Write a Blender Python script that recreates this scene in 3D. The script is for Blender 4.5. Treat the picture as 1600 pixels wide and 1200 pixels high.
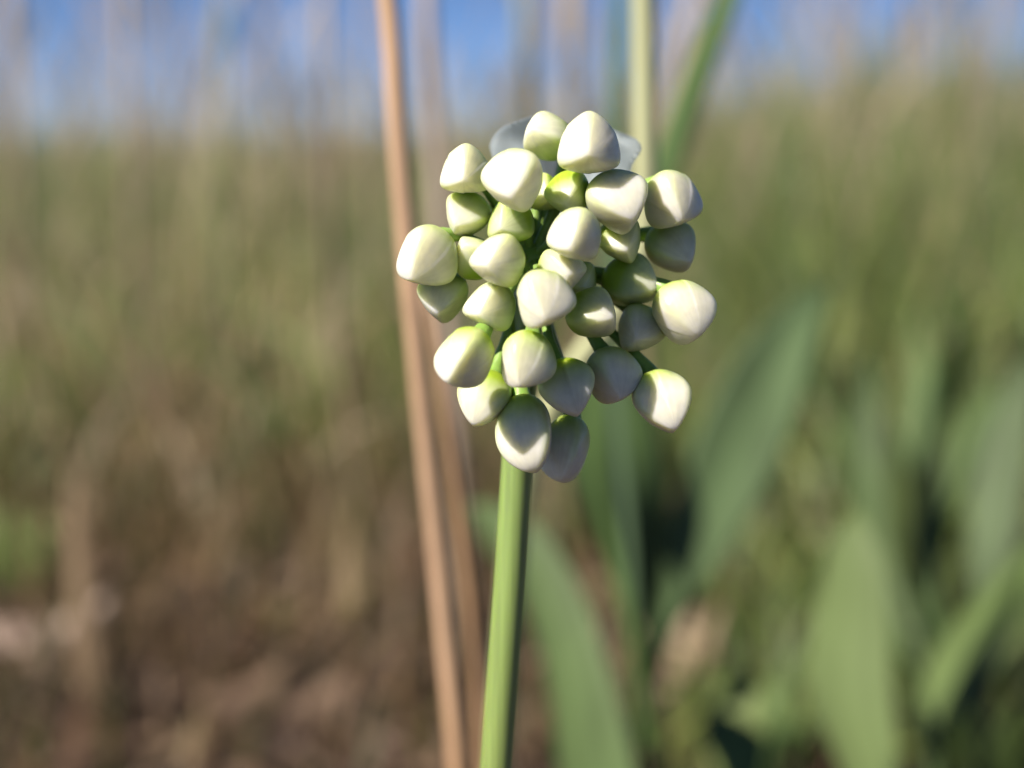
import bpy, bmesh, math, random
import numpy as np
from mathutils import Vector, Matrix

for _o in list(bpy.data.objects):
    bpy.data.objects.remove(_o)
R = math.radians
scene = bpy.context.scene
COL = scene.collection

# ------------------------------------------------------------------ camera
PITCH = R(8.95)                     # tilted a little down: the horizon sits above the middle
CAM = Vector((0.0, 0.0, 0.30))
FPX = 2222.0                        # focal length in pixels of the 1600 px wide photograph
cd = bpy.data.cameras.new('camera')
cd.sensor_width = 36.0
cd.lens = FPX / 1600.0 * 36.0
cd.clip_start = 0.005
cd.clip_end = 2000.0
cd.dof.use_dof = True
cd.dof.focus_distance = 0.1335
cd.dof.aperture_fstop = 11.0
cam = bpy.data.objects.new('camera', cd)
COL.objects.link(cam)
cam.location = CAM
cam.rotation_euler = (R(90) - PITCH, 0, 0)
scene.camera = cam

# ------------------------------------------------------------------ sky, sun, exposure
SUN_EL, SUN_AZ = R(42), R(52)      # azimuth counted from behind the camera towards the left
SUN = Vector((-math.cos(SUN_EL) * math.sin(SUN_AZ), -math.cos(SUN_EL) * math.cos(SUN_AZ), math.sin(SUN_EL)))
world = bpy.data.worlds.new('World')
scene.world = world
world.use_nodes = True
wn = world.node_tree
sky = wn.nodes.new('ShaderNodeTexSky')
sky.sky_type = 'NISHITA'
sky.sun_disc = False
sky.sun_elevation = SUN_EL
sky.sun_rotation = math.atan2(SUN.x, SUN.y)
sky.altitude = 5000
sky.air_density = 0.7
sky.dust_density = 0.0
sky.ozone_density = 4.5
bg = wn.nodes['Background']
bg.inputs['Strength'].default_value = 0.059
wn.links.new(sky.outputs[0], bg.inputs['Color'])
sd = bpy.data.lights.new('sun', 'SUN')
sd.energy = 5.0
sd.angle = R(0.53)
sd.color = (1.0, 0.93, 0.82)
sun = bpy.data.objects.new('sun', sd)
COL.objects.link(sun)
sun.rotation_euler = (-SUN).to_track_quat('-Z', 'Y').to_euler()
sun.location = (-2, -1, 3)
scene.view_settings.view_transform = 'Standard'
scene.view_settings.look = 'None'
scene.view_settings.gamma = 1.0
scene.view_settings.exposure = 1.0
scene.view_settings.use_curve_mapping = False
scene.cycles.max_bounces = 10
scene.cycles.diffuse_bounces = 5
scene.cycles.transmission_bounces = 6
scene.cycles.transparent_max_bounces = 8

# ------------------------------------------------------------------ helpers
FWD = Vector((0, math.cos(PITCH), -math.sin(PITCH)))
UP = Vector((0, math.sin(PITCH), math.cos(PITCH)))
RIGHT = Vector((1, 0, 0))


def at(u, v, d):
    """the point that stands d metres in front of the camera along the line of sight (u, v)"""
    d = float(d)
    return CAM + d * (FWD + RIGHT * ((u - 800.0) / FPX) + UP * ((600.0 - v) / FPX))


def smooth(a, b, x):
    t = np.clip((x - a) / (b - a), 0, 1)
    return t * t * (3 - 2 * t)


def link(o, parent=None):
    COL.objects.link(o)
    if parent is not None:
        o.parent = parent
        o.matrix_parent_inverse = Matrix.Translation(-parent.location)
    return o


def tag(o, label, cat, group=None, kind=None):
    o['label'] = label
    o['category'] = cat
    if group:
        o['group'] = group
    if kind:
        o['kind'] = kind
    return o


def empty(name, loc):
    o = bpy.data.objects.new(name, None)
    o.empty_display_size = 0.01
    o.location = loc
    return link(o)


def mesh_obj(name, verts, faces, mat, parent=None, tint=None, smooth_shade=True):
    me = bpy.data.meshes.new(name)
    me.from_pydata([tuple(v) for v in verts], [], faces)
    if smooth_shade:
        me.polygons.foreach_set('use_smooth', [True] * len(me.polygons))
    if tint is not None:
        a = me.color_attributes.new('tint', 'FLOAT_COLOR', 'POINT')
        t = np.ones((len(verts), 4), dtype=np.float32)
        t[:, :3] = np.asarray(tint, dtype=np.float32)
        a.data.foreach_set('color', t.ravel())
    me.materials.append(mat)
    me.update()
    return link(bpy.data.objects.new(name, me), parent)


def quads_obj(name, V, F, mat, tint, parent=None):
    """big meshes: numpy arrays straight into the mesh"""
    me = bpy.data.meshes.new(name)
    nv, nf = len(V), len(F)
    me.vertices.add(nv)
    me.vertices.foreach_set('co', V.astype(np.float32).ravel())
    me.loops.add(nf * 4)
    me.loops.foreach_set('vertex_index', F.astype(np.int32).ravel())
    me.polygons.add(nf)
    me.polygons.foreach_set('loop_start', np.arange(0, nf * 4, 4, dtype=np.int32))
    me.polygons.foreach_set('loop_total', np.full(nf, 4, dtype=np.int32))
    me.polygons.foreach_set('use_smooth', np.ones(nf, dtype=bool))
    a = me.color_attributes.new('tint', 'FLOAT_COLOR', 'POINT')
    t = np.ones((nv, 4), dtype=np.float32)
    t[:, :3] = tint
    a.data.foreach_set('color', t.ravel())
    me.materials.append(mat)
    me.update()
    return link(bpy.data.objects.new(name, me), parent)


def catmull(pts, n):
    P = np.array([tuple(p) for p in pts], dtype=float)
    if len(P) == 2:
        s = np.linspace(0, 1, n)[:, None]
        return P[0] * (1 - s) + P[1] * s
    k = np.concatenate([[0], np.cumsum(np.linalg.norm(np.diff(P[:, :3], axis=0), axis=1))])
    h = np.maximum(np.diff(k), 1e-12)
    D = np.diff(P, axis=0) / h[:, None]
    M = np.empty_like(P)
    M[1:-1] = (D[:-1] * h[1:, None] + D[1:] * h[:-1, None]) / (h[1:] + h[:-1])[:, None]
    M[0] = 1.5 * D[0] - 0.5 * M[1]
    M[-1] = 1.5 * D[-1] - 0.5 * M[-2]
    out = []
    for s in np.linspace(0, k[-1], n):
        i = min(max(int(np.searchsorted(k, s, 'right')) - 1, 0), len(P) - 2)
        t = (s - k[i]) / h[i]
        out.append((2 * t ** 3 - 3 * t * t + 1) * P[i] + (t ** 3 - 2 * t * t + t) * h[i] * M[i]
                   + (3 * t * t - 2 * t ** 3) * P[i + 1] + (t ** 3 - t * t) * h[i] * M[i + 1])
    return np.array(out)


def tube(name, pts, radii, mat, parent=None, n=24, sides=12, tint=None, ribs=0.0, nrib=0):
    """closed tapering tube along a smooth line; tint a list of colours along it"""
    C = catmull(pts, n)
    rr = np.interp(np.linspace(0, 1, n), np.linspace(0, 1, len(radii)), radii)
    T = np.gradient(C, axis=0)
    T /= np.linalg.norm(T, axis=1)[:, None]
    ref = np.array([1.0, 0.02, 0.01])
    V, tl = [], []
    tc = None
    if tint is not None:
        tint = np.array(tint, dtype=float)
        tc = np.stack([np.interp(np.linspace(0, 1, n), np.linspace(0, 1, len(tint)), tint[:, c]) for c in range(3)], 1)
    for i in range(n):
        a = ref - T[i] * ref.dot(T[i])
        a /= np.linalg.norm(a)
        ref = a
        b = np.cross(T[i], a)
        for j in range(sides):
            th = 2 * math.pi * j / sides
            r = rr[i] * (1 + ribs * math.cos(nrib * th))
            V.append(C[i] + r * (a * math.cos(th) + b * math.sin(th)))
            if tc is not None:
                tl.append(tc[i])
    F = []
    for i in range(n - 1):
        for j in range(sides):
            k = (j + 1) % sides
            F.append((i * sides + j, i * sides + k, (i + 1) * sides + k, (i + 1) * sides + j))
    F.append(tuple(range(sides))[::-1])
    F.append(tuple((n - 1) * sides + j for j in range(sides)))
    return mesh_obj(name, V, F, mat, parent, tl if tc is not None else None)


def blade(name, left, right, fold, thick, mat, parent=None, n=26, m=9, col=(0.1, 0.16, 0.05), col2=None, seed=0, wave=0.0):
    """a leaf blade between two margins given as 3-D points, folded along its midrib, with real thickness"""
    L, Rr = catmull(left, n), catmull(right, n)
    rnd = random.Random(seed)
    ph = rnd.uniform(0, 6)
    mid = (L + Rr) / 2
    T = np.gradient(mid, axis=0)
    T /= np.linalg.norm(T, axis=1)[:, None] + 1e-12
    W = Rr - L
    N = np.cross(W, T)
    N /= np.linalg.norm(N, axis=1)[:, None] + 1e-12
    wl = np.linalg.norm(W, axis=1)
    V, tl = [], []
    for side in (0, 1):
        for i in range(n):
            for j in range(m):
                s = j / (m - 1)
                e = abs(2 * s - 1)
                bulge = -fold * wl[i] * (1 - e ** 1.4)
                wv = wave * wl[i] * math.sin(ph + i * 0.7 + s * 3) * e
                p = L[i] + W[i] * s + N[i] * (bulge + wv)
                th = thick * (1.15 - e) * (0.5 if side == 0 else -0.5)
                V.append(p + N[i] * th)
                c = np.array(col) if col2 is None else np.array(col) * (1 - i / (n - 1)) + np.array(col2) * (i / (n - 1))
                if e < 0.12:
                    c = c * 1.25
                tl.append(c)
    F = []
    o = n * m
    for i in range(n - 1):
        for j in range(m - 1):
            a, b, c, d = i * m + j, i * m + j + 1, (i + 1) * m + j + 1, (i + 1) * m + j
            F.append((a, b, c, d))
            F.append((o + d, o + c, o + b, o + a))
        F.append((i * m, (i + 1) * m, o + (i + 1) * m, o + i * m))
        F.append((i * m + m - 1, o + i * m + m - 1, o + (i + 1) * m + m - 1, (i + 1) * m + m - 1))
    for j in range(m - 1):
        F.append((j, o + j, o + j + 1, j + 1))
        e = (n - 1) * m
        F.append((e + j, e + j + 1, o + e + j + 1, o + e + j))
    return mesh_obj(name, V, F, mat, parent, tl)


# ------------------------------------------------------------------ materials
def new_mat(name):
    m = bpy.data.materials.new(name)
    m.use_nodes = True
    nt = m.node_tree
    return m, nt, nt.nodes['Principled BSDF'], nt.nodes['Material Output']


def tint_node(nt, noise_scale, lo, hi, stretch=(1, 1, 1), detail=4):
    a = nt.nodes.new('ShaderNodeAttribute')
    a.attribute_name = 'tint'
    tc = nt.nodes.new('ShaderNodeTexCoord')
    mp = nt.nodes.new('ShaderNodeMapping')
    mp.inputs['Scale'].default_value = stretch
    nz = nt.nodes.new('ShaderNodeTexNoise')
    nz.inputs['Scale'].default_value = noise_scale
    nz.inputs['Detail'].default_value = detail
    mr = nt.nodes.new('ShaderNodeMapRange')
    mr.inputs['From Min'].default_value = 0.3
    mr.inputs['From Max'].default_value = 0.7
    mr.inputs['To Min'].default_value = lo
    mr.inputs['To Max'].default_value = hi
    mx = nt.nodes.new('ShaderNodeVectorMath')
    mx.operation = 'SCALE'
    nt.links.new(tc.outputs['Object'], mp.inputs['Vector'])
    nt.links.new(mp.outputs[0], nz.inputs['Vector'])
    nt.links.new(nz.outputs['Fac'], mr.inputs['Value'])
    nt.links.new(a.outputs['Color'], mx.inputs[0])
    nt.links.new(mr.outputs[0], mx.inputs['Scale'])
    return mx.outputs[0], nz.outputs['Fac']


def flesh(name, sss, radius, scale, rough, lo, hi, noise, stretch=(1, 1, 1), bump=0.0, spec=0.5, coat=0.0):
    m, nt, p, out = new_mat(name)
    col, fac = tint_node(nt, noise, lo, hi, stretch)
    nt.links.new(col, p.inputs['Base Color'])
    p.inputs['Subsurface Weight'].default_value = sss
    p.inputs['Subsurface Radius'].default_value = radius
    p.inputs['Subsurface Scale'].default_value = scale
    p.inputs['Roughness'].default_value = rough
    p.inputs['Specular IOR Level'].default_value = spec
    if coat:
        p.inputs['Coat Weight'].default_value = coat
        p.inputs['Coat Roughness'].default_value = 0.35
    if bump:
        b = nt.nodes.new('ShaderNodeBump')
        b.inputs['Strength'].default_value = bump
        b.inputs['Distance'].default_value = 0.0002
        nt.links.new(fac, b.inputs['Height'])
        nt.links.new(b.outputs[0], p.inputs['Normal'])
    return m


def leafy(name, trans, rough, lo, hi, noise, stretch=(1, 1, 1), spec=0.35):
    m, nt, p, out = new_mat(name)
    col, fac = tint_node(nt, noise, lo, hi, stretch, 3)
    nt.links.new(col, p.inputs['Base Color'])
    p.inputs['Roughness'].default_value = rough
    p.inputs['Specular IOR Level'].default_value = spec
    tr = nt.nodes.new('ShaderNodeBsdfTranslucent')
    nt.links.new(col, tr.inputs['Color'])
    mix = nt.nodes.new('ShaderNodeMixShader')
    mix.inputs[0].default_value = trans
    nt.links.new(p.outputs[0], mix.inputs[1])
    nt.links.new(tr.outputs[0], mix.inputs[2])
    nt.links.new(mix.outputs[0], out.inputs['Surface'])
    return m


M_TEPAL = flesh('tepal', 1.0, (1.0, 1.0, 0.6), 0.0028, 0.40, 0.93, 1.05, 1100, (1, 1, 1), 0.10, 0.45)
M_PEDICEL = flesh('pedicel', 0.6, (0.7, 1.0, 0.25), 0.0006, 0.4, 0.85, 1.12, 900, (1, 1, 1), 0.05)
M_STALK = flesh('stalk', 0.7, (0.6, 1.0, 0.2), 0.0009, 0.46, 0.82, 1.15, 700, (3.0, 3.0, 0.06), 0.15, 0.9, 0.45)
M_BRACT = leafy('papery_bract', 0.45, 0.5, 0.85, 1.1, 700, (1, 1, 1))
nt = M_BRACT.node_tree
o_ = nt.nodes['Material Output']
src_ = o_.inputs['Surface'].links[0].from_socket
tp_ = nt.nodes.new('ShaderNodeBsdfTransparent')
mx_ = nt.nodes.new('ShaderNodeMixShader')
mx_.inputs[0].default_value = 0.32
nt.links.new(src_, mx_.inputs[1]); nt.links.new(tp_.outputs[0], mx_.inputs[2]); nt.links.new(mx_.outputs[0], o_.inputs['Surface'])
M_LEAF = leafy('leaf', 0.25, 0.58, 0.58, 0.95, 45, (1, 1, 0.3), 0.25)
M_DRY = leafy('dry_stem', 0.12, 0.55, 0.62, 1.0, 300, (3, 3, 0.05))
M_GRASS = leafy('grass', 0.48, 0.55, 0.85, 1.12, 25)

# ground: dark crumbly soil with pale litter fragments
M_SOIL, nt, p, out = new_mat('soil')
tc = nt.nodes.new('ShaderNodeTexCoord')
n1 = nt.nodes.new('ShaderNodeTexNoise'); n1.inputs['Scale'].default_value = 9; n1.inputs['Detail'].default_value = 8
n2 = nt.nodes.new('ShaderNodeTexNoise'); n2.inputs['Scale'].default_value = 60; n2.inputs['Detail'].default_value = 6
cr = nt.nodes.new('ShaderNodeValToRGB')
cr.color_ramp.elements[0].position = 0.3; cr.color_ramp.elements[0].color = (0.018, 0.012, 0.009, 1)
cr.color_ramp.elements[1].position = 0.72; cr.color_ramp.elements[1].color = (0.075, 0.052, 0.043, 1)
mm = nt.nodes.new('ShaderNodeMath'); mm.operation = 'MULTIPLY_ADD'; mm.inputs[1].default_value = 0.5
nt.links.new(tc.outputs['Object'], n1.inputs['Vector']); nt.links.new(tc.outputs['Object'], n2.inputs['Vector'])
nt.links.new(n1.outputs['Fac'], mm.inputs[0])
sc2 = nt.nodes.new('ShaderNodeMath'); sc2.operation = 'MULTIPLY'; sc2.inputs[1].default_value = 0.5
nt.links.new(n2.outputs['Fac'], sc2.inputs[0]); nt.links.new(sc2.outputs[0], mm.inputs[2])
nt.links.new(mm.outputs[0], cr.inputs['Fac']); nt.links.new(cr.outputs[0], p.inputs['Base Color'])
p.inputs['Roughness'].default_value = 0.95
p.inputs['Specular IOR Level'].default_value = 0.15
bp = nt.nodes.new('ShaderNodeBump'); bp.inputs['Strength'].default_value = 0.8; bp.inputs['Distance'].default_value = 0.01
nt.links.new(n2.outputs['Fac'], bp.inputs['Height']); nt.links.new(bp.outputs[0], p.inputs['Normal'])

# ------------------------------------------------------------------ ground
def ground_z(x, y):
    d = np.hypot(x, y)
    rise = 1.25 * (1 - np.exp(-np.maximum(y - 2.0, 0) / 25.0)) * (0.30 + 0.70 * smooth(-0.08, 0.30, x / np.maximum(y, 0.5)))
    near = np.exp(-(d / 6.0) ** 2)
    return rise + near * (0.012 * np.sin(7 * x + 1.3) * np.cos(5.5 * y) + 0.006 * np.sin(23 * x + 11 * y) + 0.005 * np.sin(31 * y - 9 * x))


gs = np.concatenate([np.linspace(-400, -12, 14), np.linspace(-10, 10, 221), np.linspace(12, 400, 14)])
GX, GY = np.meshgrid(gs, gs)
GZ = ground_z(GX, GY)
n = len(gs)
V = np.stack([GX.ravel(), GY.ravel(), GZ.ravel()], 1)
ii, jj = np.meshgrid(np.arange(n - 1), np.arange(n - 1), indexing='ij')
a = (ii * n + jj).ravel()
gr = quads_obj('ground', V, np.stack([a, a + 1, a + n + 1, a + n], 1), M_SOIL, np.array([0.1, 0.08, 0.06]))
gr['kind'] = 'structure'
gr['label'] = 'brown bare soil showing between the grass at the bottom'

# ------------------------------------------------------------------ meadow grass (a mass nobody could count)
rng = np.random.default_rng(7)
TAN = np.array([[0.52, 0.42, 0.26], [0.47, 0.36, 0.21], [0.58, 0.48, 0.34], [0.40, 0.28, 0.17]])
GRN = np.array([[0.19, 0.25, 0.06], [0.25, 0.29, 0.085], [0.12, 0.19, 0.06], [0.20, 0.25, 0.13]])


def grass_mass(name, N, dist, height, width, green, label, ang=46, curve=0.5, segs=4, keep=None, bend=None, seedhead=False, thatch_shade=0.55, warm=False):
    y = dist(N)
    th = rng.uniform(-R(ang), R(ang), N)
    x = y * np.tan(th)
    if keep is not None:
        k = keep(x, y)
        x, y = x[k], y[k]
        N = len(x)
    z = ground_z(x, y) - 0.004
    h = height(x, y, N)
    w = width(y, N)
    az = rng.uniform(0, 2 * np.pi, N)
    ld = rng.uniform(0, 2 * np.pi, N)
    lean = np.abs(rng.normal(0, 0.22, N)) * h
    cur = rng.uniform(0, curve, N) * h
    s = np.linspace(0, 1, segs + 1)
    dx, dy = np.cos(ld), np.sin(ld)
    off = lean[:, None] * s + cur[:, None] * s ** 2.5
    cx = x[:, None] + dx[:, None] * off
    cy = y[:, None] + dy[:, None] * off
    cz = z[:, None] + h[:, None] * s - 0.35 * cur[:, None] * s ** 3
    prof = (1 - s ** 2.2) * 0.95 + 0.05
    if seedhead:
        prof = np.where(s > 0.74, 1.5 * np.sin(np.pi * np.clip((s - 0.72) / 0.30, 0, 1)) + 0.25, 0.55)
    hw = 0.5 * w[:, None] * prof
    wx, wy = np.cos(az), np.sin(az)
    A = np.stack([cx - wx[:, None] * hw, cy - wy[:, None] * hw, cz], 2)
    B = np.stack([cx + wx[:, None] * hw, cy + wy[:, None] * hw, cz], 2)
    V = np.stack([A, B], 2).reshape(-1, 3)                     # blade, row, side
    g = rng.uniform(0, 1, N) < green(x, y)
    c = np.where(g[:, None], GRN[rng.integers(0, 4, N)], TAN[rng.integers(0, 4, N)]) * rng.uniform(0.7, 1.25, N)[:, None]
    c = c * (1 - thatch_shade * (1 - smooth(0.9, 1.7, y + rng.uniform(-.25, .25, N))) * (1 - 0.8 * smooth(0.02, 0.12, x / y)))[:, None] ** np.array([1.0, 1.25, 1.4])  # near left blades browned like thatch, with shade at the grass foot painted in
    if warm:
        c = 0.45 * c + 0.55 * np.array([0.52, 0.41, 0.33])
    tint = np.repeat(c, 2 * (segs + 1), axis=0)
    base = (np.arange(N) * 2 * (segs + 1))[:, None] + (np.arange(segs) * 2)[None]
    base = base.ravel()
    F = np.stack([base, base + 1, base + 3, base + 2], 1)
    o = quads_obj(name, V, F, M_GRASS, tint)
    return tag(o, label, 'grass', kind='stuff')


def greenness(x, y):
    u = x / np.maximum(y, 0.1)
    patch = 0.5 + 0.5 * np.sin(3.1 * x + 1.7 * y + 0.6) * np.sin(2.3 * y - 1.1 * x)
    return np.clip(0.70 + 0.25 * smooth(-0.02, 0.25, u) + 0.22 * smooth(-0.22, -0.36, u) + 0.5 * (patch - 0.5), 0.05, 0.97)


far = lambda N: 1.0 + 13.0 * rng.uniform(0, 1, N) ** 0.8
grass_mass('meadow_grass', 112000, far,
           lambda x, y, N: (0.03 + (0.25 + 0.07 * smooth(0.0, 0.3, x / y)) * smooth(0.7, 2.25, y)) * np.where(rng.uniform(0, 1, N) < 0.24, rng.uniform(1.0, 1.7 + 0.35 * smooth(0, .3, x / y), N), rng.uniform(0.55, 1.2, N)),
           lambda y, N: rng.uniform(0.0025, 0.006, N) * (1 + 0.12 * y),
           greenness, 'dense mixed green and straw coloured meadow grass filling the background')
grass_mass('tall_seeding_grass', 2700, lambda N: 1.9 + 8.0 * rng.uniform(0, 1, N) ** 1.3,
           lambda x, y, N: rng.uniform(0.36, 0.72, N) * (0.92 + 0.12 * smooth(0.0, 0.3, np.abs(x / y))),
           lambda y, N: rng.uniform(0.003, 0.006, N) * (1 + 0.1 * y),
           lambda x, y: 0.12 + 0 * x, 'sparse tall straw coloured seeding grass rising into the blue sky', curve=0.25, segs=8, seedhead=True, thatch_shade=0.0, warm=True)
grass_mass('short_grass', 3600, lambda N: rng.uniform(0.55, 1.25, N),
           lambda x, y, N: rng.uniform(0.03, 0.16, N) * smooth(0.4, 1.25, y + 0.25 * rng.uniform(-1, 1, N)) + 0.02,
           lambda y, N: rng.uniform(0.002, 0.005, N),
           lambda x, y: np.clip(0.35 + 0.5 * smooth(0.0, 0.15, x), 0, 1), 'short thin grass sprouting from the brown soil near the bottom', curve=0.9)

grass_mass('low_green_herbage', 2600, lambda N: rng.uniform(0.6, 1.9, N),
           lambda x, y, N: rng.uniform(0.06, 0.2, N) * smooth(0.3, 1.2, y),
           lambda y, N: rng.uniform(0.005, 0.012, N),
           lambda x, y: 0.92 + 0 * x, 'low lush green herbage covering the soil at the lower right', curve=0.8,
           keep=lambda x, y: x / y > 0.10 + 0.06 * rng.uniform(-1, 1, len(x)), thatch_shade=0.0)

grass_mass('broad_dry_blades', 600, lambda N: rng.uniform(1.0, 2.4, N),
           lambda x, y, N: rng.uniform(0.06, 0.30, N) * smooth(0.6, 1.6, y),
           lambda y, N: rng.uniform(0.006, 0.017, N),
           lambda x, y: 0.35 + 0.3 * smooth(0, .2, x / y), 'broad curled dry blades mixed into the meadow grass', curve=1.1, thatch_shade=0.15)

# leaf litter lying on the soil: fragments too many to count
N = 1500
y = rng.uniform(0.5, 1.6, N); x = y * np.tan(rng.uniform(-R(30), R(30), N)); z = ground_z(x, y) + 0.003
ln = rng.uniform(0.006, 0.03, N); wd = rng.uniform(0.002, 0.006, N); az = rng.uniform(0, 6.28, N); tz = rng.normal(0, 0.25, N)
dx = np.stack([np.cos(az), np.sin(az), tz], 1) * ln[:, None]; dw = np.stack([-np.sin(az), np.cos(az), rng.normal(0, .3, N)], 1) * wd[:, None]
c0 = np.stack([x, y, z + np.abs(tz) * ln], 1)
V = np.stack([c0 - dx - dw * .4, c0 - dx + dw * .4, c0 + dw + np.array([0, 0, .002]), c0 + dx + dw * .2, c0 + dx - dw * .2, c0 - dw], 1).reshape(-1, 3)
b = np.arange(N) * 6
F = np.concatenate([np.stack([b, b + 5, b + 2, b + 1], 1), np.stack([b + 5, b + 4, b + 3, b + 2], 1)])
LIT = np.array([[0.24, 0.16, 0.11], [0.15, 0.09, 0.055], [0.32, 0.23, 0.18], [0.08, 0.05, 0.04]])
tag(quads_obj('leaf_litter', V, F, M_GRASS, np.repeat(LIT[rng.integers(0, 4, N)] * rng.uniform(.7, 1.2, N)[:, None], 6, axis=0)),
    'brown leaf litter scattered over the soil', 'leaf litter', kind='stuff')

# ------------------------------------------------------------------ the wild onion in bud
D0 = 0.140                                     # distance of the umbel's centre
PX = D0 / FPX                                  # one photograph pixel there, in metres
O = at(830, 408, D0)
STALK = [(830, 408), (817, 560), (807, 740), (797, 900), (786, 1050), (775, 1200)]
spts = []
for (u, v) in STALK:
    spts.append(at(u, v, D0 + (v - 408) * PX * math.sin(PITCH)))
foot = Vector((spts[-1].x - 0.022, spts[-1].y + 0.004, -0.004))
spts += [spts[-1].lerp(foot, 0.5) + Vector((0.003, 0, 0)), foot]
onion = empty('wild_onion', (foot.x, foot.y, 0))
tag(onion, 'sharp white and green flower bud cluster on a smooth green stalk in front', 'flower')
G1, G2 = (0.20, 0.26, 0.07), (0.165, 0.235, 0.047)
tube('stalk', spts, [0.0015, 0.00166, 0.00172, 0.00176, 0.0018, 0.0019, 0.0021, 0.0023], M_STALK, onion, 90, 40,
     [(0.22, 0.32, 0.08), G1, G2, G2, G1, (0.3, 0.36, 0.16)], 0.008, 20)

# u, v : middle of the bud; w : how far it stands in front of the umbel's centre (pixels); tu, tv : its tip; width, length; keel direction; greenness: own tone, raised on right-hand buds to paint in their shade
BUDS = [
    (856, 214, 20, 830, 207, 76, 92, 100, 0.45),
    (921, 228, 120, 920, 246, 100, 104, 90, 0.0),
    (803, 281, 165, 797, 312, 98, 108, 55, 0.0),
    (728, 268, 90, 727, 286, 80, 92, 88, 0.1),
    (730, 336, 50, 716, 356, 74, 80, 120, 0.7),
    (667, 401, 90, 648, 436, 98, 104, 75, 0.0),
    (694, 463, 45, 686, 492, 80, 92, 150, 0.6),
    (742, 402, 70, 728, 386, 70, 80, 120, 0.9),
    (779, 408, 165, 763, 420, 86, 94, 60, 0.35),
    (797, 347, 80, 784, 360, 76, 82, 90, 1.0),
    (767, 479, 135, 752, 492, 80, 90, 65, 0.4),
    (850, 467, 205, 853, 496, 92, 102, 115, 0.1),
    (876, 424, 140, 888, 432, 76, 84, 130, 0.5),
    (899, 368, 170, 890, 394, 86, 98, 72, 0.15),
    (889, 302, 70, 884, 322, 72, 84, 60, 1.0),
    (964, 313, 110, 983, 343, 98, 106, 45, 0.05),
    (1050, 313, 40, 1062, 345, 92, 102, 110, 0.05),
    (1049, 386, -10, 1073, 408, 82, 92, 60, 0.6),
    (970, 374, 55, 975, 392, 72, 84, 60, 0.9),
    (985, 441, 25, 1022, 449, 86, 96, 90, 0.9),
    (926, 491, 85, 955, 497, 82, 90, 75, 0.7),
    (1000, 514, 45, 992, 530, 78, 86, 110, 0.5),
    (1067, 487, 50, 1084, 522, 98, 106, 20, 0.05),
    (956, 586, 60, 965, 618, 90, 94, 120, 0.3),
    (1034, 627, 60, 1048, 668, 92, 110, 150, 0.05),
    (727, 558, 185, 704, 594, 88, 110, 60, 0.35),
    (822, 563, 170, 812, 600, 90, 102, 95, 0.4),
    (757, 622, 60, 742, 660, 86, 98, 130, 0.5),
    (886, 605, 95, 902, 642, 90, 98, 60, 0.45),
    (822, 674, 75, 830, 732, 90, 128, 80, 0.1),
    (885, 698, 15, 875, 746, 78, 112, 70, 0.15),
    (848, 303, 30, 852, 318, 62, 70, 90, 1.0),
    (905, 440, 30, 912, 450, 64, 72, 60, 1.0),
]
cen, rad = [], []
BW = np.array([b[2] for b in BUDS], dtype=float)


def bud_axis(b):
    du, dv = b[3] - b[0], b[4] - b[1]
    half = b[6] / 2.0
    q = max(half ** 2 - du * du - dv * dv, (0.12 * half) ** 2)
    a = RIGHT * du - UP * dv - FWD * math.sqrt(q)
    return a.normalized()


def bud_centre(b, w):
    return at(b[0], b[1], D0 - w * PX)


# let the buds settle along the line of sight until they only touch
for it in range(60):
    C = [bud_centre(b, w) for b, w in zip(BUDS, BW)]
    push = np.zeros(len(BUDS))
    for i in range(len(BUDS)):
        for j in range(i):
            d = (C[i] - C[j]).length / PX
            need = 0.47 * (BUDS[i][5] + BUDS[j][5])
            if d < need:
                s = 1 if BW[i] >= BW[j] else -1
                push[i] += s * (need - d) * 0.3
                push[j] -= s * (need - d) * 0.3
    BW += np.clip(push, -6, 6)
    if abs(push).max() < 0.5:
        break

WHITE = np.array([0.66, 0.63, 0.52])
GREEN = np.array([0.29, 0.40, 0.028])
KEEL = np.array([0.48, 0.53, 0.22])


def tri_radius(th, p):
    s = sum(np.maximum(0, np.cos(th - (math.pi / 3 + k * 2 * math.pi / 3))) ** p for k in range(3))
    return s ** (-1.0 / p)


def bud_surface(th, t, k0, blunt=0.0):
    """radius (1 = half width) of the closed bud at angle th (keels at 0, 120, 240 deg) and height t (0 base .. 1 tip)"""
    tm = 0.42
    lo = (1 - np.clip(1 - t / tm, 0, 1) ** 2.2) ** 0.5
    s = np.clip((t - tm) / (1 - tm), 0, 1)
    up = np.maximum(1 - s ** (1.8 + 0.3 * blunt), 0) ** (0.74 - 0.16 * blunt)
    up = up + 0.035 * np.exp(-((1 - s) / 0.05) ** 2) * (1 - s) * 12
    r = np.where(t < tm, lo, up)
    k = k0 * (0.12 + 0.88 * smooth(0.12, 0.62, t))
    tri = tri_radius(th, 2.8 + 2.0 * smooth(0.45, 0.95, t)) / 1.17
    return r * (1 + k * (tri - 1))


SEAMED = {3, 11, 16, 22, 24, 25, 26, 28}          # buds whose petal margins stand out


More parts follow.
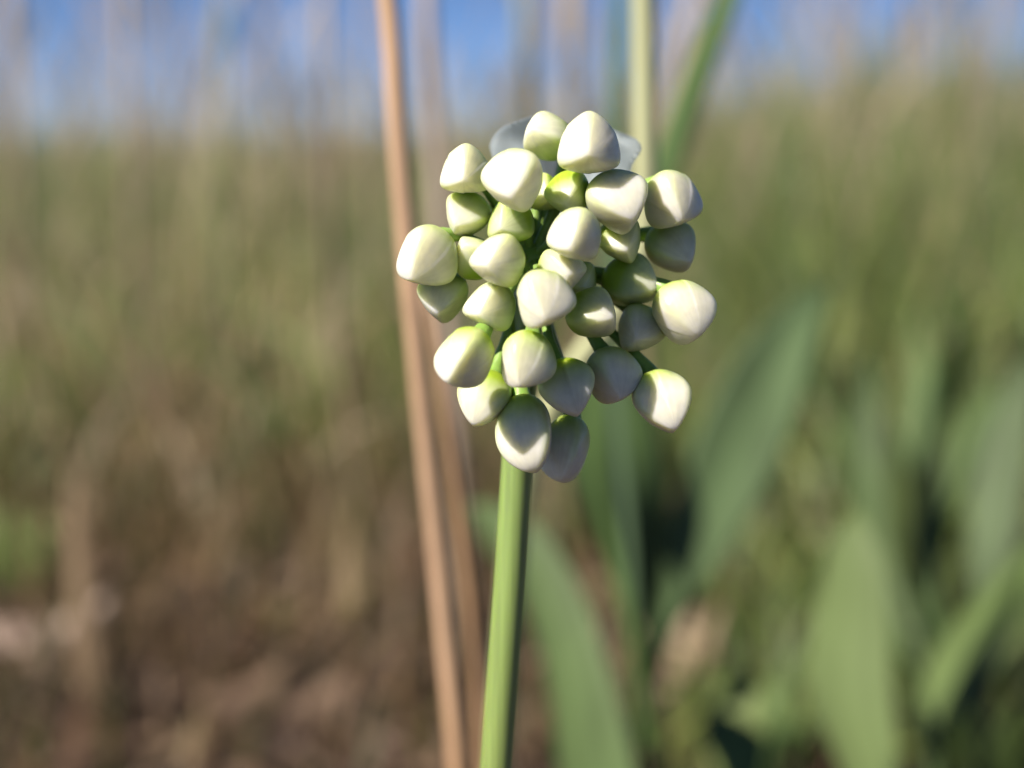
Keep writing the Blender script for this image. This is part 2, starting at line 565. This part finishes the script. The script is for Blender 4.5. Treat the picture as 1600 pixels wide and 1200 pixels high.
def make_bud(b, w, idx):
    rnd = random.Random(100 + idx)
    ax = bud_axis(b)
    d = D0 - w * PX
    px = d / FPX
    c = at(b[0], b[1], d)
    hw, ln = b[5] * 0.472 * px, b[6] * 1.02 * px
    ka = R(b[7])
    kd = RIGHT * math.cos(ka) + UP * math.sin(ka)
    X = (kd - ax * kd.dot(ax)).normalized()
    Y = ax.cross(X)
    base = c - ax * ln * 0.47
    bud = empty('bud', base)
    bud.parent = onion
    bud.matrix_parent_inverse = Matrix.Translation(-onion.location)
    k0 = rnd.uniform(0.52, 0.70)
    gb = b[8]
    nt_, na = 34, 96
    bendx, bendy = rnd.uniform(-.07, .07), rnd.uniform(-.07, .07)
    step = 0.06 if idx in SEAMED else rnd.uniform(0.012, 0.03)
    seam = [(rnd.uniform(0, 6), rnd.uniform(4, 12), rnd.uniform(-10, 10)) for _ in range(3)]
    streak = np.array([rnd.uniform(0.93, 1.04) for _ in range(na)])
    streak = (streak + np.roll(streak, 1)) / 2
    T = np.linspace(0.0, 1.0, nt_)
    T = 0.45 * T + 0.55 * (1 - np.cos(np.pi * T)) / 2
    TH = np.linspace(0, 2 * math.pi, na, endpoint=False)
    V, tl = [], []
    for t in T:
        # the margins of the three overlapping tepals: a low step that wanders down each face
        deg = np.degrees(TH)
        lift = np.zeros(na)
        edge = np.ones(na)
        for q, (ps, am, of) in enumerate(seam):
            sa = 60 + 120 * q + (am * math.sin(ps + 3.0 * t) + of) * (1 - t)
            df = (deg - sa + 180) % 360 - 180
            lift += step * (0.5 - smooth(-1.5, 3.0, df)) * np.exp(-np.abs(df) / 20.0)
            edge *= 1 - (0.10 if idx in SEAMED else 0.045) * np.exp(-((df - 2.0) / 3.2) ** 2) * float(smooth(0.15, 0.4, t))
        lift *= math.sin(math.pi * min(1, max(0, 0.03 + 0.94 * t))) ** 0.6
        r = np.maximum(bud_surface(TH, np.full(na, t), k0, 1.0 if idx in (29, 30) else 0.0) * (1 + lift), 0.004)
        for jj_ in range(na):
            V.append(base + ax * (t * ln) + X * (hw * (r[jj_] * math.cos(TH[jj_]) + bendx * t * t)) + Y * (hw * (r[jj_] * math.sin(TH[jj_]) + bendy * t * t)))
            kd_ = min(abs((deg[jj_] - 120 * q + 180) % 360 - 180) for q in range(3))
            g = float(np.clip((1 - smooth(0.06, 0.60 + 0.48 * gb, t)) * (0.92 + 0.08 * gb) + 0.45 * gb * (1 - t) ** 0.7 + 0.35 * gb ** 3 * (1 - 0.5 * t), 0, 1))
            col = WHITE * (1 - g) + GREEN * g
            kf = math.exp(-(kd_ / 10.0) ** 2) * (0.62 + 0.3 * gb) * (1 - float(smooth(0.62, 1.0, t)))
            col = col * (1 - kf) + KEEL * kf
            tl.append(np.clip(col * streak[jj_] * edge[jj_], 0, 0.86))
    F = []
    for i in range(nt_ - 1):
        for j in range(na):
            k = (j + 1) % na
            F.append((i * na + j, i * na + k, (i + 1) * na + k, (i + 1) * na + j))
    F.append(tuple(range(na))[::-1])
    F.append(tuple((nt_ - 1) * na + j for j in range(na)))
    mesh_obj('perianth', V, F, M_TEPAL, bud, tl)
    # its stalklet, springing from the umbel's centre and widening into the receptacle
    away = (base - O)
    Ln = away.length
    start = O + away.normalized() * 0.0008
    m1 = O + away * 0.45 + UP * (0.04 * Ln) + FWD * (0.13 * Ln)
    m2 = base - ax * 0.0008 - away.normalized() * 0.0012
    pr = 0.00048
    gcol = (0.21, 0.32, 0.075)
    tube('pedicel', [start, m1, m2, base, base + ax * 0.0007], [pr * 1.1, pr, pr, pr, pr * 1.05, pr * 1.5, pr * 2.3], M_PEDICEL, bud, 26, 12,
         [gcol, gcol, gcol, (0.22, 0.36, 0.07)])


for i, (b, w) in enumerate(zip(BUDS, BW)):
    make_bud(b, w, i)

# swollen top of the stalk from which all stalklets spring
bm = bmesh.new()
bmesh.ops.create_icosphere(bm, subdivisions=3, radius=0.0021)
for v in bm.verts:
    v.co.z *= 0.75
    v.co *= 1 + 0.05 * math.sin(v.co.x * 4000) * math.sin(v.co.y * 4300)
kn = mesh_obj('receptacle', [O + v.co for v in bm.verts], [tuple(v.index for v in f.verts) for f in bm.faces], M_PEDICEL, onion,
              [(0.2, 0.32, 0.07)] * len(bm.verts))
bm.free()

# papery bract behind the top of the cluster, split in two valves
BR = (0.34, 0.39, 0.42)
blade('bract', [at(820, 400, D0 + 0.002), at(795, 320, D0 + .005), at(768, 252, D0 + .007), at(766, 226, D0 + .0075), at(794, 194, D0 + .007), at(830, 181, D0 + .0065)],
      [at(836, 400, D0 + 0.003), at(860, 320, D0 + .007), at(878, 260, D0 + .009), at(884, 230, D0 + .0095), at(880, 205, D0 + .0085), at(868, 184, D0 + .0075)],
      -0.12, 0.00008, M_BRACT, onion, 30, 11, BR, BR, 3, 0.07)
blade('bract', [at(836, 400, D0 + 0.003), at(880, 320, D0 + .006), at(900, 250, D0 + .009), at(912, 215, D0 + .009), at(935, 198, D0 + .008), at(962, 203, D0 + .006)],
      [at(846, 400, D0 + 0.002), at(930, 330, D0 + .004), at(976, 290, D0 + .005), at(990, 262, D0 + .0055), at(1003, 236, D0 + .005), at(972, 208, D0 + .0055)],
      -0.12, 0.00008, M_BRACT, onion, 30, 11, BR, BR, 4, 0.07)

# ------------------------------------------------------------------ dry and green stems close behind
def ground_pt(p, dx=0.0, dy=0.0):
    return Vector((p.x + dx, p.y + dy, -0.004))


def stem(name, label, cat, pix, width_px, col, foot_off=(0.02, 0.03), mat=None, group=None, node=None):
    """an upright grass stem: pixels with their distances from top to bottom, then down to the soil"""
    P = [at(*p) for p in pix]
    f = ground_pt(P[-1], *foot_off)
    P += [P[-1].lerp(f, 0.5), f]
    r0 = width_px * 0.5 * pix[len(pix) // 2][2] / FPX
    root = empty(name, (f.x, f.y, 0))
    tag(root, label, cat, group)
    tube('stem', P, [r0 * .85, r0 * .95, r0, r0 * 1.02, r0 * 1.05, r0 * 1.1], mat or M_DRY, root, 60, 14, col, 0.03, 7)
    if node:
        for t in node:
            q = catmull(P, 101)
            a_, b_ = q[int(t * 100)], q[int(t * 100) + 2]
            tube('node', [a_, (a_ + b_) / 2, b_], [r0 * 1.0, r0 * 1.35, r0 * 1.0], mat or M_DRY, root, 5, 14, [np.array(col[0]) * .7] * 2)
    return root


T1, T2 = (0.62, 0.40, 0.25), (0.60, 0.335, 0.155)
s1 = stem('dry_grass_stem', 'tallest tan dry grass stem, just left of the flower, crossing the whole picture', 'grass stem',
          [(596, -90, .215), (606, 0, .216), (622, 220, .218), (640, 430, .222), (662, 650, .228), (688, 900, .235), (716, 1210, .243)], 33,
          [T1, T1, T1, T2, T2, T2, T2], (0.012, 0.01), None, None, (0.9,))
P = [(664, 440, .240), (692, 620, .240), (718, 800, .243), (740, 1000, .248), (754, 1210, .253)]
sh = blade('sheath', [at(u - 8, v, d) for (u, v, d) in P] + [ground_pt(at(*P[-1]), -.002, .01)],
           [at(u + 9, v, d + .001) for (u, v, d) in P] + [ground_pt(at(*P[-1]), .004, .012)],
           0.25, 0.0003, M_DRY, s1, 40, 7, (0.46, 0.28, 0.16), (0.48, 0.27, 0.14))
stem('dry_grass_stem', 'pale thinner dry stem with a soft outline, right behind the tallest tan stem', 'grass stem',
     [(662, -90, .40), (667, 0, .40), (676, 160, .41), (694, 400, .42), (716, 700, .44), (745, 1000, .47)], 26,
     [(0.60, 0.49, 0.42), (0.54, 0.42, 0.33), (0.32, 0.23, 0.15), (0.28, 0.18, 0.11)], (0.03, 0.05))  # lit top and shaded lower part painted into the tint
def vd(y0, v):
    """distance along the view at picture height v for something standing upright y0 metres away"""
    return y0 / (math.cos(PITCH) + (600.0 - v) / FPX * math.sin(PITCH))


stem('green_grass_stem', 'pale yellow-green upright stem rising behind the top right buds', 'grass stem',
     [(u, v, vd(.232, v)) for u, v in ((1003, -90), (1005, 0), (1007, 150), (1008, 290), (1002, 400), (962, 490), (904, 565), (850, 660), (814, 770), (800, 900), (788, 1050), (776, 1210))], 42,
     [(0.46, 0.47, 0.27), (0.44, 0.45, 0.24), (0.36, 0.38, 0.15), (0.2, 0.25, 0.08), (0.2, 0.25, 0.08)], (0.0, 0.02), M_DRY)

# ------------------------------------------------------------------ green blades and broad leaves
def lr(pix, dl=0.0):
    return [at(*p) for p in pix]


def grass_blade(label, y0, cen, wid, foot, col, col2):
    f = ground_pt(at(*foot))
    g = empty('grass_blade', f)
    tag(g, label, 'grass blade')
    blade('leaf_blade', [at(u - w * .5, v, vd(y0 + .004, v)) for (u, v), w in zip(cen, wid)] + [f + Vector((-.002, 0, 0))],
          [at(u + w * .5, v, vd(y0, v)) for (u, v), w in zip(cen, wid)] + [f + Vector((.002, 0, 0))], 0.2, 0.0004, M_LEAF, g, 44, 7, col, col2)


grass_blade('thin dusky blue-green blade beside the pale upright stem', .36,
            [(970, -90), (966, 60), (960, 250), (955, 450), (962, 620), (978, 800)], [10, 24, 30, 26, 20, 16], (990, 930, .40), (0.13, 0.20, 0.12), (0.09, 0.15, 0.06))
grass_blade('dark green narrow blade slanting up to the right above the flower', .33,
            [(1182, -110), (1136, 0), (1092, 110), (1056, 220), (1008, 345), (955, 480), (925, 620), (932, 760), (965, 890)], [6, 38, 48, 48, 42, 34, 28, 22, 18], (1004, 1000, .40), (0.085, 0.15, 0.045), (0.11, 0.17, 0.05))

LG, DG, PG = (0.125, 0.165, 0.062), (0.085, 0.13, 0.042), (0.11, 0.15, 0.075)
pl = empty('broad_leaf_plant', ground_pt(at(1030, 1010, .46)))
tag(pl, 'plant with two broad dark green leaves spreading in a V right of the stalk', 'plant')
ft = ground_pt(at(1030, 1010, .46))
blade('leaf', lr([(1294, 436, .45), (1188, 510, .438), (1106, 635, .434), (1052, 790, .434), (1008, 960, .438)]) + [ft + Vector((-.006, .02, 0))],
      lr([(1300, 446, .45), (1268, 560, .438), (1236, 680, .434), (1146, 850, .434), (1056, 985, .438)]) + [ft + Vector((.006, .03, 0))],
      -0.11, 0.0006, M_LEAF, pl, 40, 13, (0.125, 0.19, 0.085), (0.10, 0.16, 0.06), 1, .01)
blade('leaf', lr([(905, 560, .42), (872, 660, .41), (892, 760, .40), (940, 880, .41), (1000, 975, .43)]) + [ft + Vector((-.008, .0, 0))],
      lr([(930, 556, .43), (1022, 640, .428), (1046, 740, .425), (1038, 880, .43), (1028, 985, .437)]) + [ft + Vector((.004, .01, 0))],
      -0.06, 0.0006, M_LEAF, pl, 40, 11, (0.085, 0.14, 0.045), (0.08, 0.135, .042), 2, .01)

pl = empty('broad_leaf_plant', ground_pt(at(1000, 1330, .36)))
ft = ground_pt(at(1010, 1330, .36))
tag(pl, 'large pale green leaf rising from the bottom edge right beside the stalk', 'plant')
blade('leaf', lr([(736, 790, .41), (756, 850, .395), (812, 930, .385), (852, 1060, .375), (872, 1210, .37)]) + [ft + Vector((-.012, 0, 0))],
      lr([(744, 784, .40), (836, 815, .38), (897, 900, .37), (952, 1040, .355), (992, 1210, .345)]) + [ft + Vector((.008, .01, 0))],
      0.12, 0.0006, M_LEAF, pl, 36, 11, (0.115, 0.168, 0.066), (0.095, 0.15, 0.045), 3, .01)

pl = empty('broad_leaf_plant', ground_pt(at(1340, 1350, .36)))
ft = ground_pt(at(1340, 1350, .36))
tag(pl, 'plant with one wide upright light green leaf at bottom right', 'plant')
blade('leaf', lr([(1334, 800, .36), (1300, 850, .362), (1276, 950, .364), (1262, 1080, .36), (1316, 1215, .355)]) + [ft + Vector((-.008, 0, 0))],
      lr([(1346, 798, .36), (1376, 860, .35), (1388, 960, .345), (1394, 1080, .342), (1408, 1215, .34)]) + [ft + Vector((.008, 0, 0))],
      0.06, 0.0007, M_LEAF, pl, 36, 11, (0.155, 0.21, 0.08), (0.145, 0.20, 0.07), 4, .015)
blade('leaf', lr([(1118, 1062, .47), (1096, 1140, .46), (1120, 1230, .44)]) + [ft + Vector((-.01, .02, 0))],
      lr([(1180, 1050, .46), (1200, 1130, .45), (1190, 1230, .43)]) + [ft + Vector((-.004, .03, 0))],
      0.0, 0.0006, M_LEAF, pl, 24, 9, (0.15, 0.20, 0.06), (0.14, 0.18, 0.05), 5, .02)

pl = empty('broad_leaf_plant', ground_pt(at(1520, 1180, .56)))
ft = ground_pt(at(1520, 1180, .56))
tag(pl, 'leafy green plant at the right edge with long slanting leaves', 'plant')
blade('leaf', lr([(1600, 560, .59), (1530, 700, .59), (1512, 860, .58), (1520, 1000, .57)]) + [ft],
      lr([(1620, 570, .58), (1610, 720, .57), (1585, 860, .56), (1560, 1000, .55)]) + [ft + Vector((.01, .01, 0))],
      -0.05, 0.0006, M_LEAF, pl, 30, 9, PG, PG, 6, .01)
blade('leaf', lr([(1660, 800, .56), (1560, 900, .55), (1450, 1030, .55), (1440, 1120, .54)]) + [ft + Vector((-.01, 0, 0))],
      lr([(1664, 830, .54), (1600, 980, .52), (1530, 1080, .52), (1470, 1150, .53)]) + [ft + Vector((.0, .01, 0))],
      -0.05, 0.0006, M_LEAF, pl, 30, 9, (0.11, 0.165, 0.048), LG, 7, .01)
blade('leaf', lr([(1352, 560, .67), (1322, 700, .66), (1330, 860, .65), (1420, 1080, .62)]) + [ft + Vector((-.01, 0.02, 0))],
      lr([(1366, 560, .66), (1384, 700, .64), (1392, 860, .63), (1450, 1080, .60)]) + [ft + Vector((.0, .03, 0))],
      0.2, 0.0006, M_LEAF, pl, 30, 9, (0.075, 0.12, 0.04), DG, 8, .01)
blade('leaf', lr([(1490, 640, .71), (1440, 760, .70), (1420, 900, .68), (1450, 1080, .64)]) + [ft + Vector((-.01, 0.01, 0))],
      lr([(1500, 642, .70), (1480, 780, .68), (1470, 900, .66), (1490, 1080, .62)]) + [ft + Vector((.0, .03, 0))],
      0.2, 0.0006, M_LEAF, pl, 30, 9, DG, DG, 9, .01)

pl = empty('broad_leaf_plant', ground_pt(at(20, 900, 1.0)))
ft = ground_pt(at(20, 900, 1.0))
tag(pl, 'bright green leafy tuft at the left edge, halfway down', 'plant')
for k, (u0, v0, u1, v1) in enumerate([(-40, 760, 10, 930), (20, 790, 30, 930), (70, 800, 45, 930), (45, 850, 38, 940)]):
    blade('leaf', lr([(u0, v0, .99), ((u0 + u1) / 2 - 18, (v0 + v1) / 2, 1.0), (u1 - 6, v1, 1.0)]) + [ft + Vector((-.005 + .004 * k, 0, 0))],
          lr([(u0 + 6, v0, .985), ((u0 + u1) / 2 + 18, (v0 + v1) / 2, .98), (u1 + 6, v1, .99)]) + [ft + Vector((.0 + .004 * k, .004, 0))],
          0.2, 0.0006, M_LEAF, pl, 20, 7, (0.15, 0.20, 0.055), (0.09, 0.13, 0.04), 20 + k, .01)

# ------------------------------------------------------------------ single stalks and dead leaves that stand out in the blur
def seed_stalk(label, pix, width_px, col, head=True, off=(0.02, 0.05)):
    root = stem('seed_stalk', label, 'grass stalk', pix, width_px, col, off, None, 'dry seed stalks in the background')
    if head:
        a_, b_ = at(*pix[0]), at(*pix[1])
        d_ = (b_ - a_).normalized()
        r0 = width_px * 0.5 * pix[0][2] / FPX
        tube('seed_head', [a_ - d_ * .03, a_ - d_ * .01, a_ + d_ * .015, a_ + d_ * .03], [r0 * .3, r0 * 1.3, r0 * 1.5, r0 * .8], M_DRY, root, 16, 10, col, .12, 5)
    return root


BE, GT = [(0.50, 0.40, 0.29), (0.44, 0.34, 0.22), (0.34, 0.25, 0.14)], [(0.34, 0.34, 0.22), (0.26, 0.27, 0.14), (0.22, 0.2, 0.1)]
seed_stalk('bright beige stalk standing against the sky left of the tallest tan stem', [(508, -60, .80), (506, 60, .80), (512, 200, .82), (520, 500, .9)], 17, BE, False)
seed_stalk('faint beige stalk in the sky straight above the top bud', [(892, -60, .80), (892, 60, .80), (900, 200, .83), (905, 500, .92)], 22, BE, False)
seed_stalk('faint greenish stalk in the sky above the left of the flower', [(815, -60, .66), (820, 60, .66), (826, 160, .68), (830, 500, .78)], 24, GT, False)
seed_stalk('slanting beige stalk crossing the sky left of the dark green blade', [(1098, -60, .95), (1070, 80, .95), (1040, 220, .97), (1000, 520, 1.05)], 26, BE, False)
seed_stalk('pale stalk with a seed head against the sky at the far left', [(20, 10, 1.1), (24, 100, 1.1), (34, 300, 1.12), (50, 520, 1.2)], 13, BE)
seed_stalk('pale stalk topped by a seed head near the upper left', [(196, 20, 1.0), (200, 120, 1.0), (208, 300, 1.03), (220, 520, 1.1)], 13, BE)
seed_stalk('greyish stalk in the sky between the two upper left stalks', [(348, 40, 1.2), (345, 140, 1.2), (350, 300, 1.23), (356, 520, 1.3)], 13, GT)


def on_ground(u, v):
    d = FWD + RIGHT * ((u - 800.0) / FPX) + UP * ((600.0 - v) / FPX)
    return CAM + d * (-(CAM.z - 0.004) / d.z)


def dead_leaf(label, u, v, length, width, az, col, rise=0.01):
    c = on_ground(u, v)
    ax = Vector((math.cos(R(az)), math.sin(R(az)), 0))
    sd_ = Vector((-ax.y, ax.x, 0)) * width * .42
    L, Q = [], []
    for t, wf, z in ((-.5, .08, 0.5), (-.25, .8, .1), (0, 1, 0), (.25, .75, .25), (.5, .06, 1.0)):
        m = c + ax * (length * t) + Vector((0, 0, rise * z + .003))
        L.append(m - sd_ * wf)
        Q.append(m + sd_ * wf + Vector((0, 0, width * .35)))
    o = blade('dead_leaf', L, Q, .2, .0006, M_DRY, None, 18, 7, col, np.array(col) * .8, int(u), .06)
    return tag(o, label, 'dead leaf', 'dead leaves on the soil')


dead_leaf('pinkish dead leaf lying level at the left edge near the bottom', 62, 1012, .085, .03, 10, (.46, .34, .28), .02)
dead_leaf('tan dead leaf at the bottom left, the left one of a pair', 385, 1108, .05, .022, 40, (.22, .145, .10))
dead_leaf('tan dead leaf at the bottom left, the right one of a pair', 492, 1128, .055, .024, 55, (.26, .175, .12))
dead_leaf('straw coloured dead leaf between the left pair and the tan stem', 500, 975, .07, .026, 15, (.24, .17, .10), .02)
dead_leaf('brown dead leaf curled right of the broad leaf plant', 1232, 830, .09, .03, 70, (.34, .20, .12), .05)
dead_leaf('pale tan dead leaf under the V shaped plant', 1075, 1085, .07, .03, 80, (.44, .32, .21), .03)

# upright withered leaves at lower left
def withered(label, pix, w, col, off=(0.01, .02)):
    P_ = [at(*q) for q in pix]
    f = ground_pt(P_[-1], *off)
    root = empty('withered_leaf', f)
    tag(root, label, 'withered leaf')
    hw_ = w * .5 * pix[0][2] / FPX
    prof = np.interp(np.linspace(0, 1, len(P_) + 1), [0, .3, .7, 1], [.06, .8, 1, .4])
    nn = Vector((0.75, -.35, 0)).normalized()
    pts = P_ + [f]
    blade('leaf_blade', [p_ - nn * hw_ * k for p_, k in zip(pts, prof)], [p_ + nn * hw_ * k for p_, k in zip(pts, prof)], .18, .0006, M_DRY, root, 24, 7, col, np.array(col) * .85, int(pix[0][0]), .05)


withered('upright orange-tan withered leaf at lower left', [(112, 735, .74), (118, 840, .745), (130, 960, .75), (150, 1100, .76)], 54, (.25, .175, .105))
withered('narrow straw coloured withered leaf standing left of the tan stem, low down', [(548, 800, .86), (545, 880, .865), (540, 960, .87)], 40, (.28, .21, .115))
withered('short straw coloured withered leaf at the bottom edge left of the stem', [(318, 1090, .70), (310, 1150, .70), (305, 1230, .71)], 44, (.26, .20, .11))


# ------------------------------------------------------------------ leafy plants filling the right side
def leafy_plant(label, u, v, d, nleaf, length, width, cols, seed):
    rnd = random.Random(seed)
    c = at(u, v, d)
    f = Vector((c.x, c.y, float(ground_z(np.array([c.x]), np.array([c.y]))[0]) - .004))
    root = empty('leafy_plant', f)
    tag(root, label, 'plant', 'leafy plants on the right')
    for k in range(nleaf):
        az = rnd.uniform(0, 2 * math.pi)
        ln_ = length * rnd.uniform(.7, 1.15)
        out = rnd.uniform(.18, .55)
        dr = Vector((math.cos(az), math.sin(az), 0))
        sdv = Vector((-dr.y, dr.x, 0))
        L_, R_ = [], []
        for t, wf in ((1, .05), (.85, .55), (.6, 1), (.35, .8), (.12, .3), (0, .25)):
            m = f + dr * (ln_ * out * t ** 1.6) + Vector((0, 0, ln_ * (t - .22 * out * t ** 3)))
            L_.append(m - sdv * width * .5 * wf)
            R_.append(m + sdv * width * .5 * wf)
        col = np.array(cols[k % len(cols)]) * rnd.uniform(.85, 1.15)
        blade('leaf', L_, R_, rnd.uniform(-.2, .2), .0006, M_LEAF, root, 20, 7, col, col * .8, seed * 10 + k, .03)


GC = [(0.12, 0.18, 0.055), (0.09, 0.15, 0.05), (0.145, 0.195, 0.07)]
leafy_plant('bushy green plant behind the wide upright leaf at the right', 1430, 900, .85, 9, .24, .02, GC, 31)
leafy_plant('tall green plant near the right edge at half height', 1570, 700, 1.05, 10, .30, .02, GC, 32)
leafy_plant('green plant right of the diagonal leaf, beyond the dead brown leaf', 1300, 700, 1.2, 9, .27, .02, GC, 33)
leafy_plant('low green plant in the bottom right corner', 1560, 1150, .62, 8, .13, .02, GC, 34)
leafy_plant('small green plant beside the foot of the wide upright leaf', 1180, 1150, .66, 7, .10, .016, GC, 35)
